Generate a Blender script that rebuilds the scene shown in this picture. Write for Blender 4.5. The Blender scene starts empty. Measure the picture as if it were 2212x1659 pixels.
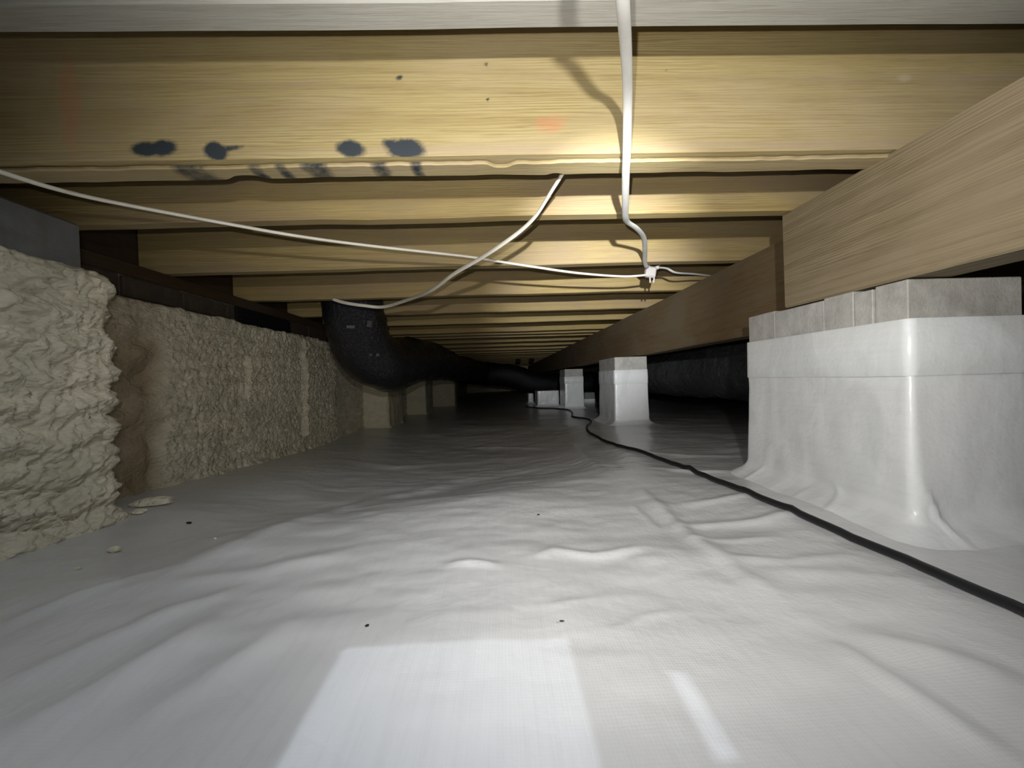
import bpy, math
import numpy as np
from mathutils import Vector, Matrix
from mathutils.bvhtree import BVHTree

scene = bpy.context.scene
C = scene.collection

# ================================================================ camera, world, lights, exposure
EYE = 0.27                                  # the camera is held a hand's breadth above the ground sheet
cam_data = bpy.data.cameras.new('camera')
cam_data.sensor_fit = 'HORIZONTAL'
cam_data.sensor_width = 36.0
cam_data.lens = 36.0 * 831.0 / 2212.0       # very wide phone lens
cam_data.clip_start = 0.02
cam = bpy.data.objects.new('camera', cam_data)
C.objects.link(cam)
yaw, pitch, roll = math.radians(1.632), math.radians(-0.7076), 0.032
fwd = Vector((math.sin(yaw) * math.cos(pitch), math.cos(yaw) * math.cos(pitch), math.sin(pitch)))
rgt = Vector((math.cos(yaw), -math.sin(yaw), 0.0))
upv = rgt.cross(fwd)
r2 = rgt * math.cos(roll) - upv * math.sin(roll)
u2 = upv * math.cos(roll) + rgt * math.sin(roll)
cam.matrix_world = Matrix(((r2.x, u2.x, -fwd.x, 0.0), (r2.y, u2.y, -fwd.y, 0.0), (r2.z, u2.z, -fwd.z, EYE), (0, 0, 0, 1)))
scene.camera = cam

world = bpy.data.worlds.new('world'); scene.world = world
world.use_nodes = True
world.node_tree.nodes['Background'].inputs[0].default_value = (0.62, 0.75, 1.0, 1)
world.node_tree.nodes['Background'].inputs[1].default_value = 0.25

def spot(name, loc, aim, power, size, blend, radius, col):
    d = bpy.data.lights.new(name, 'SPOT')
    d.energy = power; d.spot_size = math.radians(size); d.spot_blend = blend
    d.shadow_soft_size = radius; d.color = col
    o = bpy.data.objects.new(name, d); C.objects.link(o)
    o.location = loc
    o.rotation_euler = (Vector(aim) - Vector(loc)).to_track_quat('-Z', 'Y').to_euler()
    return o

# head torch of the person taking the picture, and the small lamp of the phone
spot('head_torch', (0.05, -0.10, EYE + 0.155), (0.30, 1.0, EYE + 0.30), 22.0, 128, 1.0, 0.008, (1.0, 0.985, 0.95))
spot('head_torch_beam', (0.05, -0.10, EYE + 0.155), (0.27, 1.0, EYE + 0.215), 150.0, 33, 1.0, 0.008, (0.95, 0.98, 1.0))
spot('phone_lamp', (-0.02, -0.005, EYE + 0.037), (0.15, 1.0, EYE + 0.20), 16.0, 134, 1.0, 0.004, (1.0, 0.965, 0.93))
# daylight that falls through the open hatch in the floor above
sd = bpy.data.lights.new('daylight', 'SUN'); sd.energy = 0.95; sd.angle = math.radians(0.6); sd.color = (0.80, 0.88, 1.0)
so = bpy.data.objects.new('daylight', sd); C.objects.link(so)
so.location = (0, 0, 3); so.rotation_euler = (0, 0, 0)
ad = bpy.data.lights.new('hatch_skylight', 'AREA'); ad.shape = 'RECTANGLE'; ad.size = 0.22; ad.size_y = 0.36; ad.energy = 3.3; ad.color = (0.82, 0.90, 1.0)
ao = bpy.data.objects.new('hatch_skylight', ad); C.objects.link(ao); ao.location = (-0.054, 0.205, EYE + 0.36 + 0.235 + 0.018)

vs = scene.view_settings
vs.view_transform = 'Standard'; vs.look = 'None'; vs.gamma = 1.0; vs.use_curve_mapping = False
vs.exposure = 0.2

# ---------------------------------------------------------------- noise and the lie of the ground
_rng = np.random.RandomState(7)
_LAT = _rng.rand(256, 256)
_JX = _rng.rand(256, 256)
_JY = _rng.rand(256, 256)

def vnoise(x, y, s=1.0, seed=0):
    """smooth value noise, -1..1"""
    x = np.asarray(x, float) * s + 37.3 * seed + 100.0
    y = np.asarray(y, float) * s + 17.9 * seed + 100.0
    xi = np.floor(x).astype(int); yi = np.floor(y).astype(int)
    u = x - xi; v = y - yi
    u = u * u * u * (u * (u * 6 - 15) + 10); v = v * v * v * (v * (v * 6 - 15) + 10)
    g = lambda a, b: _LAT[a & 255, b & 255]
    return 2 * ((g(xi, yi) * (1 - u) + g(xi + 1, yi) * u) * (1 - v) +
                (g(xi, yi + 1) * (1 - u) + g(xi + 1, yi + 1) * u) * v) - 1

def fbm(x, y, s=1.0, seed=0, octv=3, gain=0.5):
    r = 0; a = 1.0
    for k in range(octv):
        r = r + a * vnoise(x, y, s * 2 ** k, seed + 3 * k); a *= gain
    return r

def worley(x, y, seed=0):
    """distance to the nearest jittered cell point"""
    x = np.asarray(x, float) + 100 + 31.7 * seed; y = np.asarray(y, float) + 100 + 11.1 * seed
    xi = np.floor(x).astype(int); yi = np.floor(y).astype(int)
    best = np.full(np.broadcast(x, y).shape, 9.0)
    for dx in (-1, 0, 1):
        for dy in (-1, 0, 1):
            a = xi + dx; b = yi + dy
            px = a + _JX[a & 255, b & 255]; py = b + _JY[a & 255, b & 255]
            best = np.minimum(best, np.hypot(px - x, py - y))
    return best

def sstep(a, b, t):
    t = np.clip((t - a) / (b - a), 0, 1)
    return t * t * (3 - 2 * t)

def seg_dist(x, y, pts):
    """signed side and distance to a polyline, with a taper towards its two ends"""
    best = np.full(np.shape(x), 99.0); side = np.zeros(np.shape(x)); tpos = np.zeros(np.shape(x))
    L = [0.0]
    for a, b in zip(pts[:-1], pts[1:]):
        L.append(L[-1] + math.hypot(b[0] - a[0], b[1] - a[1]))
    for k, (a, b) in enumerate(zip(pts[:-1], pts[1:])):
        dx, dy = b[0] - a[0], b[1] - a[1]; l2 = dx * dx + dy * dy
        t = np.clip(((x - a[0]) * dx + (y - a[1]) * dy) / l2, 0, 1)
        d = np.hypot(x - a[0] - t * dx, y - a[1] - t * dy)
        m = d < best
        best = np.where(m, d, best)
        side = np.where(m, np.sign((x - a[0]) * dy - (y - a[1]) * dx), side)
        tpos = np.where(m, (L[k] + t * math.sqrt(l2)) / L[-1], tpos)
    return best, side, tpos

FOLDS = []      # (polyline, height, width): creases and soft ridges of the ground sheet

def ground(x, y):
    x = np.asarray(x, float); y = np.asarray(y, float)
    t = np.clip((0.66 - x) / 1.5, 0, 1)
    right = -0.058 * sstep(1.5, 4.2, y)
    left = -0.050 * sstep(0.9, 2.2, y) - 0.022 * sstep(2.3, 5.5, y)
    z = (1 - t) * right + t * left
    # a hollow across the middle, past the first swell of soil
    q = y - 0.6 * np.minimum(x, 0)
    z = z - 0.050 * sstep(0.93, 1.30, q + 0.03 * vnoise(x, y, 3.0, 7)) * (1 - sstep(1.7, 2.7, y)) * np.exp(-((x + 0.17) / 0.52) ** 4)
    amp = sstep(0.0, 0.5, y) * (1 - 0.5 * sstep(2.0, 5.0, y))
    z = z + amp * (0.008 * vnoise(x, y, 2.6, 1) + 0.0040 * vnoise(x + 0.5 * y, y, 6.0, 2) + 0.0016 * fbm(x, y * 2.0, 11.0, 5, 2))
    for pts, h, w in FOLDS:
        d, s, tp = seg_dist(x, y, pts)
        z = z + h * np.exp(-(d / w) ** 2) * np.sin(np.pi * np.clip(tp, 0.02, 0.98)) ** 0.6
    return z


FOLDS.extend([
    ([(-0.5427, 0.43), (-0.5386, 0.5003), (-0.5095, 0.5645), (-0.4749, 0.6539), (-0.4305, 0.8013), (-0.3645, 1.0504), (-0.1877, 1.2077)], 0.009, 0.035),
    ([(-0.4006, 0.3091), (-0.37, 0.3476), (-0.3497, 0.4104), (-0.3429, 0.4677)], 0.013, 0.022),
    ([(-0.4929, 0.553), (-0.3675, 0.5782), (-0.2869, 0.61), (-0.2443, 0.6517)], 0.005, 0.018),
    ([(-0.0921, 0.5668), (-0.0513, 0.5692), (-0.0135, 0.5575)], 0.006, 0.008),
    ([(0.032, 0.5806), (0.0774, 0.6023), (0.132, 0.5847), (0.1694, 0.5894), (0.2259, 0.6038)], 0.006, 0.01),
    ([(0.0447, 0.4483), (0.0738, 0.4581), (0.1105, 0.4703)], 0.002, 0.006),
    ([(0.3223, 0.9433), (0.3225, 0.8025), (0.3141, 0.63), (0.3156, 0.5185), (0.3239, 0.4142)], 0.007, 0.016),
    ([(0.3187, 0.3776), (0.3232, 0.3248), (0.33, 0.2781), (0.3396, 0.246)], 0.006, 0.012),
    ([(0.268, 0.8111), (0.2729, 0.7374), (0.2727, 0.6816)], 0.004, 0.005),
    ([(0.2948, 0.6938), (0.3786, 0.6893), (0.4634, 0.6869), (0.571, 0.7127)], 0.005, 0.012),
    ([(0.3603, 0.7983), (0.4609, 0.8004), (0.5733, 0.8321)], 0.005, 0.012),
    ([(0.2992, 0.6318), (0.3713, 0.6081), (0.4595, 0.6135)], 0.004, 0.01),
    ([(0.4224, 1.1118), (0.525, 1.0433), (0.647, 1.0306)], 0.006, 0.016),
    ([(0.5084, 1.3785), (0.611, 1.2742), (0.7635, 1.2388)], 0.005, 0.018),
    ([(0.3461, 0.3865), (0.3795, 0.3577), (0.4141, 0.3302), (0.4311, 0.308)], 0.006, 0.02),
    ([(0.3521, 0.5148), (0.4332, 0.4961), (0.5075, 0.4767)], 0.003, 0.015),
    ([(0.3042, 1.7518), (0.291, 1.188), (0.3003, 1.0241)], 0.01, 0.03),
    ([(-0.2314, 1.9915), (-0.0157, 1.9434), (0.1979, 1.7573)], 0.006, 0.012),
    ([(-0.7754, 1.6833), (-0.4157, 1.5241), (-0.2484, 1.6197)], 0.008, 0.03),
    ([(-0.4721, 0.366), (-0.4428, 0.4183), (-0.4077, 0.4807), (-0.3656, 0.5348)], 0.008, 0.016),
    ([(-0.6, 0.468), (-0.5676, 0.5113), (-0.527, 0.5845)], 0.008, 0.014),
    ([(-0.3074, 0.3038), (-0.2848, 0.3514), (-0.2583, 0.4016), (-0.2458, 0.4596)], 0.006, 0.018),
    ([(0.3189, 0.5574), (0.396, 0.5299), (0.509, 0.5426)], 0.003, 0.01),
    ([(0.1133, 0.4025), (0.1583, 0.4291), (0.1986, 0.4354)], 0.002, 0.006),
])

# ================================================================ helpers
def link(name, verts, faces, mat=None, parent=None, smooth=False):
    me = bpy.data.meshes.new(name)
    me.from_pydata([tuple(v) for v in verts], [], [tuple(f) for f in faces])
    me.update()
    if smooth:
        me.polygons.foreach_set('use_smooth', np.ones(len(me.polygons), bool))
    if mat: me.materials.append(mat)
    o = bpy.data.objects.new(name, me); C.objects.link(o)
    if parent: o.parent = parent
    return o

def tag(o, label=None, cat=None, group=None, kind=None):
    if label: o['label'] = label
    if cat: o['category'] = cat
    if group: o['group'] = group
    if kind: o['kind'] = kind
    return o

def thing(name, label, cat, loc, group=None):
    o = bpy.data.objects.new(name, None); C.objects.link(o)
    o.location = loc; o.empty_display_size = 0.05
    return tag(o, label, cat, group)

def under(o, parent):
    """parent a mesh built in world coordinates to a thing's Empty, keeping its place"""
    o.parent = parent
    o.matrix_parent_inverse = Matrix.Translation(-Vector(parent.location))
    return o

def grid_faces(n, m, closed=False):
    """faces of an n x m grid stored row-major; closed joins the last column to the first"""
    i, j = np.meshgrid(np.arange(n - 1), np.arange(m if closed else m - 1), indexing='ij')
    a = i * m + j; b = i * m + (j + 1) % m
    return np.stack([a, b, b + m, a + m], -1).reshape(-1, 4)

def grid_obj(name, P, mat, closed=False, smooth=True, flip=False, cap_top=False):
    n, m = P.shape[:2]
    f = grid_faces(n, m, closed)
    if flip: f = f[:, ::-1]
    f = f.tolist()
    if cap_top: f.append([(n - 1) * m + k for k in range(m)])
    return link(name, P.reshape(-1, 3).tolist(), f, mat, None, smooth)

def box_data(x0, x1, y0, y1, z0, z1, b=0.003):
    """a box with chamfered edges"""
    v = []; f = []
    for sx, X in ((-1, x0), (1, x1)):
        for sy, Y in ((-1, y0), (1, y1)):
            for sz, Z in ((-1, z0), (1, z1)):
                v += [(X, Y - sy * b, Z - sz * b), (X - sx * b, Y, Z - sz * b), (X - sx * b, Y - sy * b, Z)]
    k = lambda ix, iy, iz, a: ((ix * 2 + iy) * 2 + iz) * 3 + a
    for ix in (0, 1): f.append([k(ix, 0, 0, 0), k(ix, 1, 0, 0), k(ix, 1, 1, 0), k(ix, 0, 1, 0)][::1 if ix else -1])
    for iy in (0, 1): f.append([k(0, iy, 0, 1), k(1, iy, 0, 1), k(1, iy, 1, 1), k(0, iy, 1, 1)][::-1 if iy else 1])
    for iz in (0, 1): f.append([k(0, 0, iz, 2), k(1, 0, iz, 2), k(1, 1, iz, 2), k(0, 1, iz, 2)][::1 if iz else -1])
    for a in (0, 1):
        for c in (0, 1):
            f.append([k(a, c, 0, 0), k(a, c, 0, 1), k(a, c, 1, 1), k(a, c, 1, 0)])
            f.append([k(a, 0, c, 0), k(a, 0, c, 2), k(a, 1, c, 2), k(a, 1, c, 0)])
            f.append([k(0, a, c, 1), k(0, a, c, 2), k(1, a, c, 2), k(1, a, c, 1)])
            for d in (0, 1): f.append([k(a, c, d, 0), k(a, c, d, 1), k(a, c, d, 2)])
    return v, f

def fix_normals(o):
    import bmesh
    bm = bmesh.new(); bm.from_mesh(o.data)
    bmesh.ops.recalc_face_normals(bm, faces=bm.faces)
    bm.to_mesh(o.data); bm.free()
    return o

def box(name, x0, x1, y0, y1, z0, z1, mat, b=0.003):
    v, f = box_data(x0, x1, y0, y1, z0, z1, b)
    return fix_normals(link(name, v, f, mat))

def spline(pts, n):
    """Catmull-Rom through the points, n samples evenly along the length"""
    P = np.array(pts, float)
    P = np.vstack([2 * P[0] - P[1], P, 2 * P[-1] - P[-2]])
    out = []
    for i in range(1, len(P) - 2):
        for t in np.linspace(0, 1, 24, endpoint=False):
            a, b, c, d = P[i - 1:i + 3]
            out.append(0.5 * (2 * b + (c - a) * t + (2 * a - 5 * b + 4 * c - d) * t * t + (3 * b - a - 3 * c + d) * t ** 3))
    out.append(P[-2]); out = np.array(out)
    L = np.r_[0, np.cumsum(np.linalg.norm(np.diff(out, axis=0), axis=1))]
    s = np.linspace(0, L[-1], n)
    return np.stack([np.interp(s, L, out[:, k]) for k in range(3)], 1), s

def tube_grid(Q, rad, seg, ref=(0, 0, 1), flat=1.0, twist=None):
    """rings around a path; rad may be an array; flat squeezes along the second axis"""
    T = np.gradient(Q, axis=0); T /= np.linalg.norm(T, axis=1)[:, None]
    N = np.zeros_like(Q); n0 = np.array(ref, float)
    for i in range(len(Q)):
        n0 = n0 - T[i] * np.dot(n0, T[i]); n0 /= np.linalg.norm(n0); N[i] = n0
    B = np.cross(T, N)
    a = np.linspace(0, 2 * np.pi, seg, endpoint=False)
    rad = np.broadcast_to(np.asarray(rad, float), (len(Q),)) if np.ndim(rad) < 2 else rad
    r = rad[:, None] if np.ndim(rad) < 2 else rad
    if twist is None: tw = np.zeros(len(Q))
    else: tw = np.interp(np.linspace(0, 1, len(Q)), np.linspace(0, 1, len(twist)), twist)
    ca = np.cos(a)[None, :]; sa = np.sin(a)[None, :]
    e1 = N * np.cos(tw)[:, None] + B * np.sin(tw)[:, None]; e2 = B * np.cos(tw)[:, None] - N * np.sin(tw)[:, None]
    return Q[:, None, :] + e2[:, None, :] * (ca * r)[..., None] + e1[:, None, :] * (sa * r * flat)[..., None]

def tube(name, pts, r, seg, n, mat, flat=1.0, twist=None, ref=(0, 0, 1)):
    Q, s = spline(pts, n)
    P = tube_grid(Q, r, seg, ref, flat, twist)
    f = grid_faces(n, seg, True).tolist()
    f.append(list(range(seg))[::-1]); f.append([(n - 1) * seg + k for k in range(seg)])
    return fix_normals(link(name, P.reshape(-1, 3), f, mat, None, True))

def rect_loop(x0, x1, y0, y1, r, step):
    """points and outward normals of a rounded rectangle, counter-clockwise from the -y side"""
    pts = []; nor = []
    def seg(ax, ay, bx, by, nx, ny):
        k = max(2, int(math.hypot(bx - ax, by - ay) / step))
        for i in range(k):
            t = i / k; pts.append((ax + (bx - ax) * t, ay + (by - ay) * t)); nor.append((nx, ny))
    def arc(cx, cy, a0):
        k = max(4, int(r * 1.57 / step))
        for i in range(k):
            a = a0 + (math.pi / 2) * i / k
            pts.append((cx + r * math.cos(a), cy + r * math.sin(a))); nor.append((math.cos(a), math.sin(a)))
    seg(x0 + r, y0, x1 - r, y0, 0, -1); arc(x1 - r, y0 + r, -math.pi / 2)
    seg(x1, y0 + r, x1, y1 - r, 1, 0); arc(x1 - r, y1 - r, 0)
    seg(x1 - r, y1, x0 + r, y1, 0, 1); arc(x0 + r, y1 - r, math.pi / 2)
    seg(x0, y1 - r, x0, y0 + r, -1, 0); arc(x0 + r, y0 + r, math.pi)
    return np.array(pts), np.array(nor)

def loft(name, rect, r, step, zs, off, disp, mat, zfun=None, flip=False):
    """walls of a rounded-rectangle body: off(z-index) pushes rows outwards, disp adds relief along the normal"""
    P2, N2 = rect_loop(*rect, r, step)
    per = np.r_[0, np.cumsum(np.linalg.norm(np.diff(P2, axis=0), axis=1))]
    zs = np.asarray(zs, float); off = np.asarray(off, float)
    U = np.broadcast_to(per[None, :], (len(zs), len(per))); Z = np.broadcast_to(zs[:, None], U.shape)
    X = P2[None, :, 0] + N2[None, :, 0] * off[:, None]; Y = P2[None, :, 1] + N2[None, :, 1] * off[:, None]
    d = disp(U, Z, X, Y)
    X = X + N2[None, :, 0] * d; Y = Y + N2[None, :, 1] * d
    Zz = Z if zfun is None else zfun(X, Y, Z)
    return grid_obj(name, np.stack([X, Y, Zz], -1), mat, True, True, flip)

# ================================================================ materials
def new_mat(name):
    m = bpy.data.materials.new(name); m.use_nodes = True
    nt = m.node_tree; b = nt.nodes['Principled BSDF']
    return m, nt, b

def nd(nt, kind, **kw):
    n = nt.nodes.new(kind)
    for k, v in kw.items():
        if k.startswith('i_'):
            key = k[2:]
            key = int(key) if key.isdigit() else key.replace('_', ' ')
            n.inputs[key].default_value = v
        else: setattr(n, k, v)
    return n

def coords(nt, scale=(1, 1, 1), rnd=0.0):
    tc = nd(nt, 'ShaderNodeTexCoord'); mp = nd(nt, 'ShaderNodeMapping')
    mp.inputs['Scale'].default_value = scale
    nt.links.new(tc.outputs['Object'], mp.inputs['Vector'])
    if rnd:
        oi = nd(nt, 'ShaderNodeObjectInfo'); mu = nd(nt, 'ShaderNodeMath', operation='MULTIPLY'); mu.inputs[1].default_value = rnd
        nt.links.new(oi.outputs['Random'], mu.inputs[0])
        cb = nd(nt, 'ShaderNodeCombineXYZ')
        for k in range(3): nt.links.new(mu.outputs[0], cb.inputs[k])
        nt.links.new(cb.outputs[0], mp.inputs['Location'])
    return mp.outputs['Vector']

def noise(nt, vec, scale, detail=4.0, rough=0.55, dist=0.0):
    n = nd(nt, 'ShaderNodeTexNoise'); n.inputs['Scale'].default_value = scale
    n.inputs['Detail'].default_value = detail; n.inputs['Roughness'].default_value = rough; n.inputs['Distortion'].default_value = dist
    nt.links.new(vec, n.inputs['Vector']); return n.outputs[0]

def ramp(nt, fac, stops):
    r = nd(nt, 'ShaderNodeValToRGB'); e = r.color_ramp.elements
    while len(e) < len(stops): e.new(0.5)
    for q, (p, c) in zip(e, stops):
        q.position = p; q.color = (*c, 1) if len(c) == 3 else c
    nt.links.new(fac, r.inputs[0]); return r.outputs[0]

def mix(nt, fac, a, b, mode='MIX'):
    m = nd(nt, 'ShaderNodeMix', data_type='RGBA', blend_type=mode)
    for s, v in ((0, fac), (6, a), (7, b)):
        if isinstance(v, (int, float)): m.inputs[s].default_value = v
        elif isinstance(v, tuple): m.inputs[s].default_value = (*v, 1)
        else: nt.links.new(v, m.inputs[s])
    return m.outputs[2]

def bump(nt, b, h, strength, dist, chain=None):
    n = nd(nt, 'ShaderNodeBump'); n.inputs['Strength'].default_value = strength; n.inputs['Distance'].default_value = dist
    nt.links.new(h, n.inputs['Height'])
    if chain is not None: nt.links.new(chain, n.inputs['Normal'])
    nt.links.new(n.outputs[0], b.inputs['Normal']); return n.outputs[0]

def wood(name, light, mid, dark, axis, rough=0.75, stain=False, grain=1.0, blotch=(0.42, 0.30, 0.2), blotch_amt=0.5):
    """sawn softwood with its grain along the given axis"""
    m, nt, b = new_mat(name)
    sc = [1, 1, 1]; sc[axis] = 0.045
    v = coords(nt, tuple(sc), 23.0)
    fine = noise(nt, v, 330, 3, 0.6, 0.3)
    n1 = nd(nt, 'ShaderNodeTexWave', wave_type='BANDS', bands_direction='Z')
    n1.inputs['Scale'].default_value = 62; n1.inputs['Distortion'].default_value = 13.0; n1.inputs['Detail'].default_value = 3.0
    n1.inputs['Detail Scale'].default_value = 0.9; n1.inputs['Detail Roughness'].default_value = 0.55
    nt.links.new(v, n1.inputs['Vector'])
    col = ramp(nt, n1.outputs['Fac'], [(0.0, light), (0.40, light), (0.95, mid), (1.0, mid)])
    wvar = ramp(nt, noise(nt, coords(nt, (0.5, 0.5, 2.0), 3.0), 5.0, 3, 0.6), [(0.35, (0.15,) * 3), (0.65, (0.95,) * 3)])
    col = mix(nt, wvar, tuple(0.3 * q + 0.7 * p for p, q in zip(light, mid)), col)
    cat = nd(nt, 'ShaderNodeTexWave', wave_type='BANDS', bands_direction='Z'); cat.inputs['Scale'].default_value = 9; cat.inputs['Distortion'].default_value = 20.0; cat.inputs['Detail'].default_value = 2.0; cat.inputs['Detail Scale'].default_value = 0.7
    nt.links.new(v, cat.inputs['Vector'])
    col = mix(nt, ramp(nt, cat.outputs['Fac'], [(0.55, (0, 0, 0)), (0.9, (0.45,) * 3)]), col, mid)
    col = mix(nt, 0.85 * grain, col, ramp(nt, fine, [(0.30, dark), (0.52, light), (1.0, light)]), 'MULTIPLY')
    v2 = coords(nt, (0.35 if axis == 0 else 1, 0.35 if axis == 1 else 1, 1.0), 7.0)
    bl = noise(nt, v2, 7.0, 5, 0.6, 0.5)
    bf = ramp(nt, bl, [(0.42, (0, 0, 0)), (0.62, (blotch_amt,) * 3)])
    col = mix(nt, bf, col, tuple(c for c in blotch))
    # knots and specks
    vo = nd(nt, 'ShaderNodeTexVoronoi'); vo.inputs['Scale'].default_value = 5.5
    vk = coords(nt, (0.55 if axis == 0 else 1, 0.55 if axis == 1 else 1, 1.0), 11.0); nt.links.new(vk, vo.inputs['Vector'])
    kf = ramp(nt, vo.outputs['Distance'], [(0.0, (0.75,) * 3), (0.028, (0.6,) * 3), (0.05, (0.0,) * 3)])
    col = mix(nt, kf, col, dark)
    # each board its own tone
    oi = nd(nt, 'ShaderNodeObjectInfo')
    tone = ramp(nt, oi.outputs['Random'], [(0.0, (0.80, 0.78, 0.74)), (0.5, (1, 1, 1)), (1.0, (0.94, 0.90, 0.82))])
    if not stain: col = mix(nt, 1.0, col, tone, 'MULTIPLY')
    if stain:
        at = nd(nt, 'ShaderNodeAttribute', attribute_name='stain')
        sep = nd(nt, 'ShaderNodeSeparateColor'); nt.links.new(at.outputs['Color'], sep.inputs[0])
        w = noise(nt, coords(nt), 55, 5, 0.65)
        def thr(ch, lo, hi, amp):
            a = nd(nt, 'ShaderNodeMath', operation='MULTIPLY_ADD'); a.inputs[1].default_value = amp; a.inputs[2].default_value = -0.5 * amp
            nt.links.new(w, a.inputs[0])
            s = nd(nt, 'ShaderNodeMath', operation='ADD'); nt.links.new(sep.outputs[ch], s.inputs[0]); nt.links.new(a.outputs[0], s.inputs[1])
            return ramp(nt, s.outputs[0], [(lo, (0, 0, 0)), (hi, (1, 1, 1))])
        rf = mix(nt, 0.55, (0, 0, 0), thr(1, 0.25, 0.85, 0.7))
        col = mix(nt, rf, col, (0.62, 0.17, 0.09))                             # red paint smear and a tall red patch
        bf2 = mix(nt, 0.7, (0, 0, 0), thr(2, 0.3, 0.8, 0.3))
        col = mix(nt, bf2, col, (0.36, 0.28, 0.20))                            # brown damp bands
        col = mix(nt, thr(0, 0.28, 0.70, 0.70), col, (0.034, 0.042, 0.048))     # black mould
    nt.links.new(col, b.inputs['Base Color'])
    b.inputs['Roughness'].default_value = rough
    b.inputs['Specular IOR Level'].default_value = 0.25
    bump(nt, b, fine, 0.25, 0.002)
    return m

M = {}
M['joist'] = wood('joist_wood', (0.62, 0.545, 0.335), (0.44, 0.345, 0.195), (0.50, 0.42, 0.25), 0, blotch=(0.30, 0.225, 0.14), blotch_amt=0.7)
M['joist_near'] = wood('near_joist_wood', (0.62, 0.555, 0.355), (0.46, 0.375, 0.22), (0.50, 0.42, 0.27), 0, stain=True, blotch=(0.46, 0.37, 0.24), blotch_amt=0.4)
M['joist_grey'] = wood('haze_grey_joist_wood', (0.52, 0.52, 0.49), (0.45, 0.44, 0.40), (0.42, 0.41, 0.38), 0, blotch=(0.38, 0.37, 0.35), blotch_amt=0.3)  # pale grey colour stands in for the haze over the nearest joist
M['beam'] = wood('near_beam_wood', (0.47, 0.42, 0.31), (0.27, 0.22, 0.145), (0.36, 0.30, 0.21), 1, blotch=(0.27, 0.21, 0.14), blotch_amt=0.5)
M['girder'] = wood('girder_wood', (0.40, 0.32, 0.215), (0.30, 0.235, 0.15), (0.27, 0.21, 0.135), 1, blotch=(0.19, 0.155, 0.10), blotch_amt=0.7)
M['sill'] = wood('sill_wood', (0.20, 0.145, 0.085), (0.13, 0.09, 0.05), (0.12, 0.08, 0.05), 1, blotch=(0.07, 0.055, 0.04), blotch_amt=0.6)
M['subfloor'] = wood('subfloor_wood', (0.42, 0.33, 0.21), (0.32, 0.24, 0.14), (0.28, 0.21, 0.13), 0)

def liner(name, col, rough, weave, spec=0.5):
    m, nt, b = new_mat(name)
    v = coords(nt)
    big = noise(nt, v, 3.0, 4, 0.6)
    c = ramp(nt, big, [(0.3, tuple(x * 0.93 for x in col)), (0.7, col)])
    dv = noise(nt, coords(nt, (1, 0.035, 1)), 140, 4, 0.65)
    c = mix(nt, 0.6, c, ramp(nt, dv, [(0.25, (0.90, 0.90, 0.895)), (0.55, (1, 1, 1))]), 'MULTIPLY')
    # dust and a few specks of dirt
    sp = nd(nt, 'ShaderNodeTexVoronoi'); sp.inputs['Scale'].default_value = 14; nt.links.new(v, sp.inputs['Vector'])
    c = mix(nt, ramp(nt, sp.outputs['Distance'], [(0.0, (0.8,) * 3), (0.012, (0.5,) * 3), (0.022, (0, 0, 0))]), c, (0.16, 0.15, 0.14))
    if not weave:
        # patches where the film has stuck to the damp block behind it
        pt = noise(nt, coords(nt, (1, 1, 0.45)), 9.0, 2, 0.4, 0.6)
        c = mix(nt, ramp(nt, pt, [(0.50, (0, 0, 0)), (0.56, (0.20,) * 3)]), c, (0.38, 0.39, 0.40))
    nt.links.new(c, b.inputs['Base Color'])
    b.inputs['Roughness'].default_value = rough; b.inputs['Specular IOR Level'].default_value = spec
    soft = noise(nt, v, 28, 3, 0.55)
    n0 = nd(nt, 'ShaderNodeBump'); n0.inputs['Strength'].default_value = 0.22; n0.inputs['Distance'].default_value = 0.010
    nt.links.new(soft, n0.inputs['Height'])
    chain = n0.outputs[0]
    if weave:
        # reinforcing scrim: straight threads showing through the film
        for dirn in ('X', 'Y'):
            w = nd(nt, 'ShaderNodeTexWave', wave_type='BANDS', bands_direction=dirn)
            w.inputs['Scale'].default_value = 95.0; w.inputs['Distortion'].default_value = 0.6; w.inputs['Detail'].default_value = 1.0
            nt.links.new(v, w.inputs['Vector'])
            k = nd(nt, 'ShaderNodeBump'); k.inputs['Strength'].default_value = 0.10; k.inputs['Distance'].default_value = 0.0006
            nt.links.new(w.outputs['Fac'], k.inputs['Height']); nt.links.new(chain, k.inputs['Normal']); chain = k.outputs[0]
    nt.links.new(chain, b.inputs['Normal'])
    if weave:
        # slick film over the woven core
        b.inputs['Coat Weight'].default_value = 0.8; b.inputs['Coat Roughness'].default_value = 0.28; b.inputs['Coat IOR'].default_value = 1.55
        nt.links.new(n0.outputs[0], b.inputs['Coat Normal'])
    return m

M['liner'] = liner('ground_liner', (0.56, 0.56, 0.555), 0.46, True, 0.40)
M['wrap'] = liner('pier_wrap_film', (0.66, 0.665, 0.66), 0.32, False, 0.5)
M['tape'] = liner('seam_tape', (0.70, 0.71, 0.705), 0.36, False, 0.5)

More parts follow.
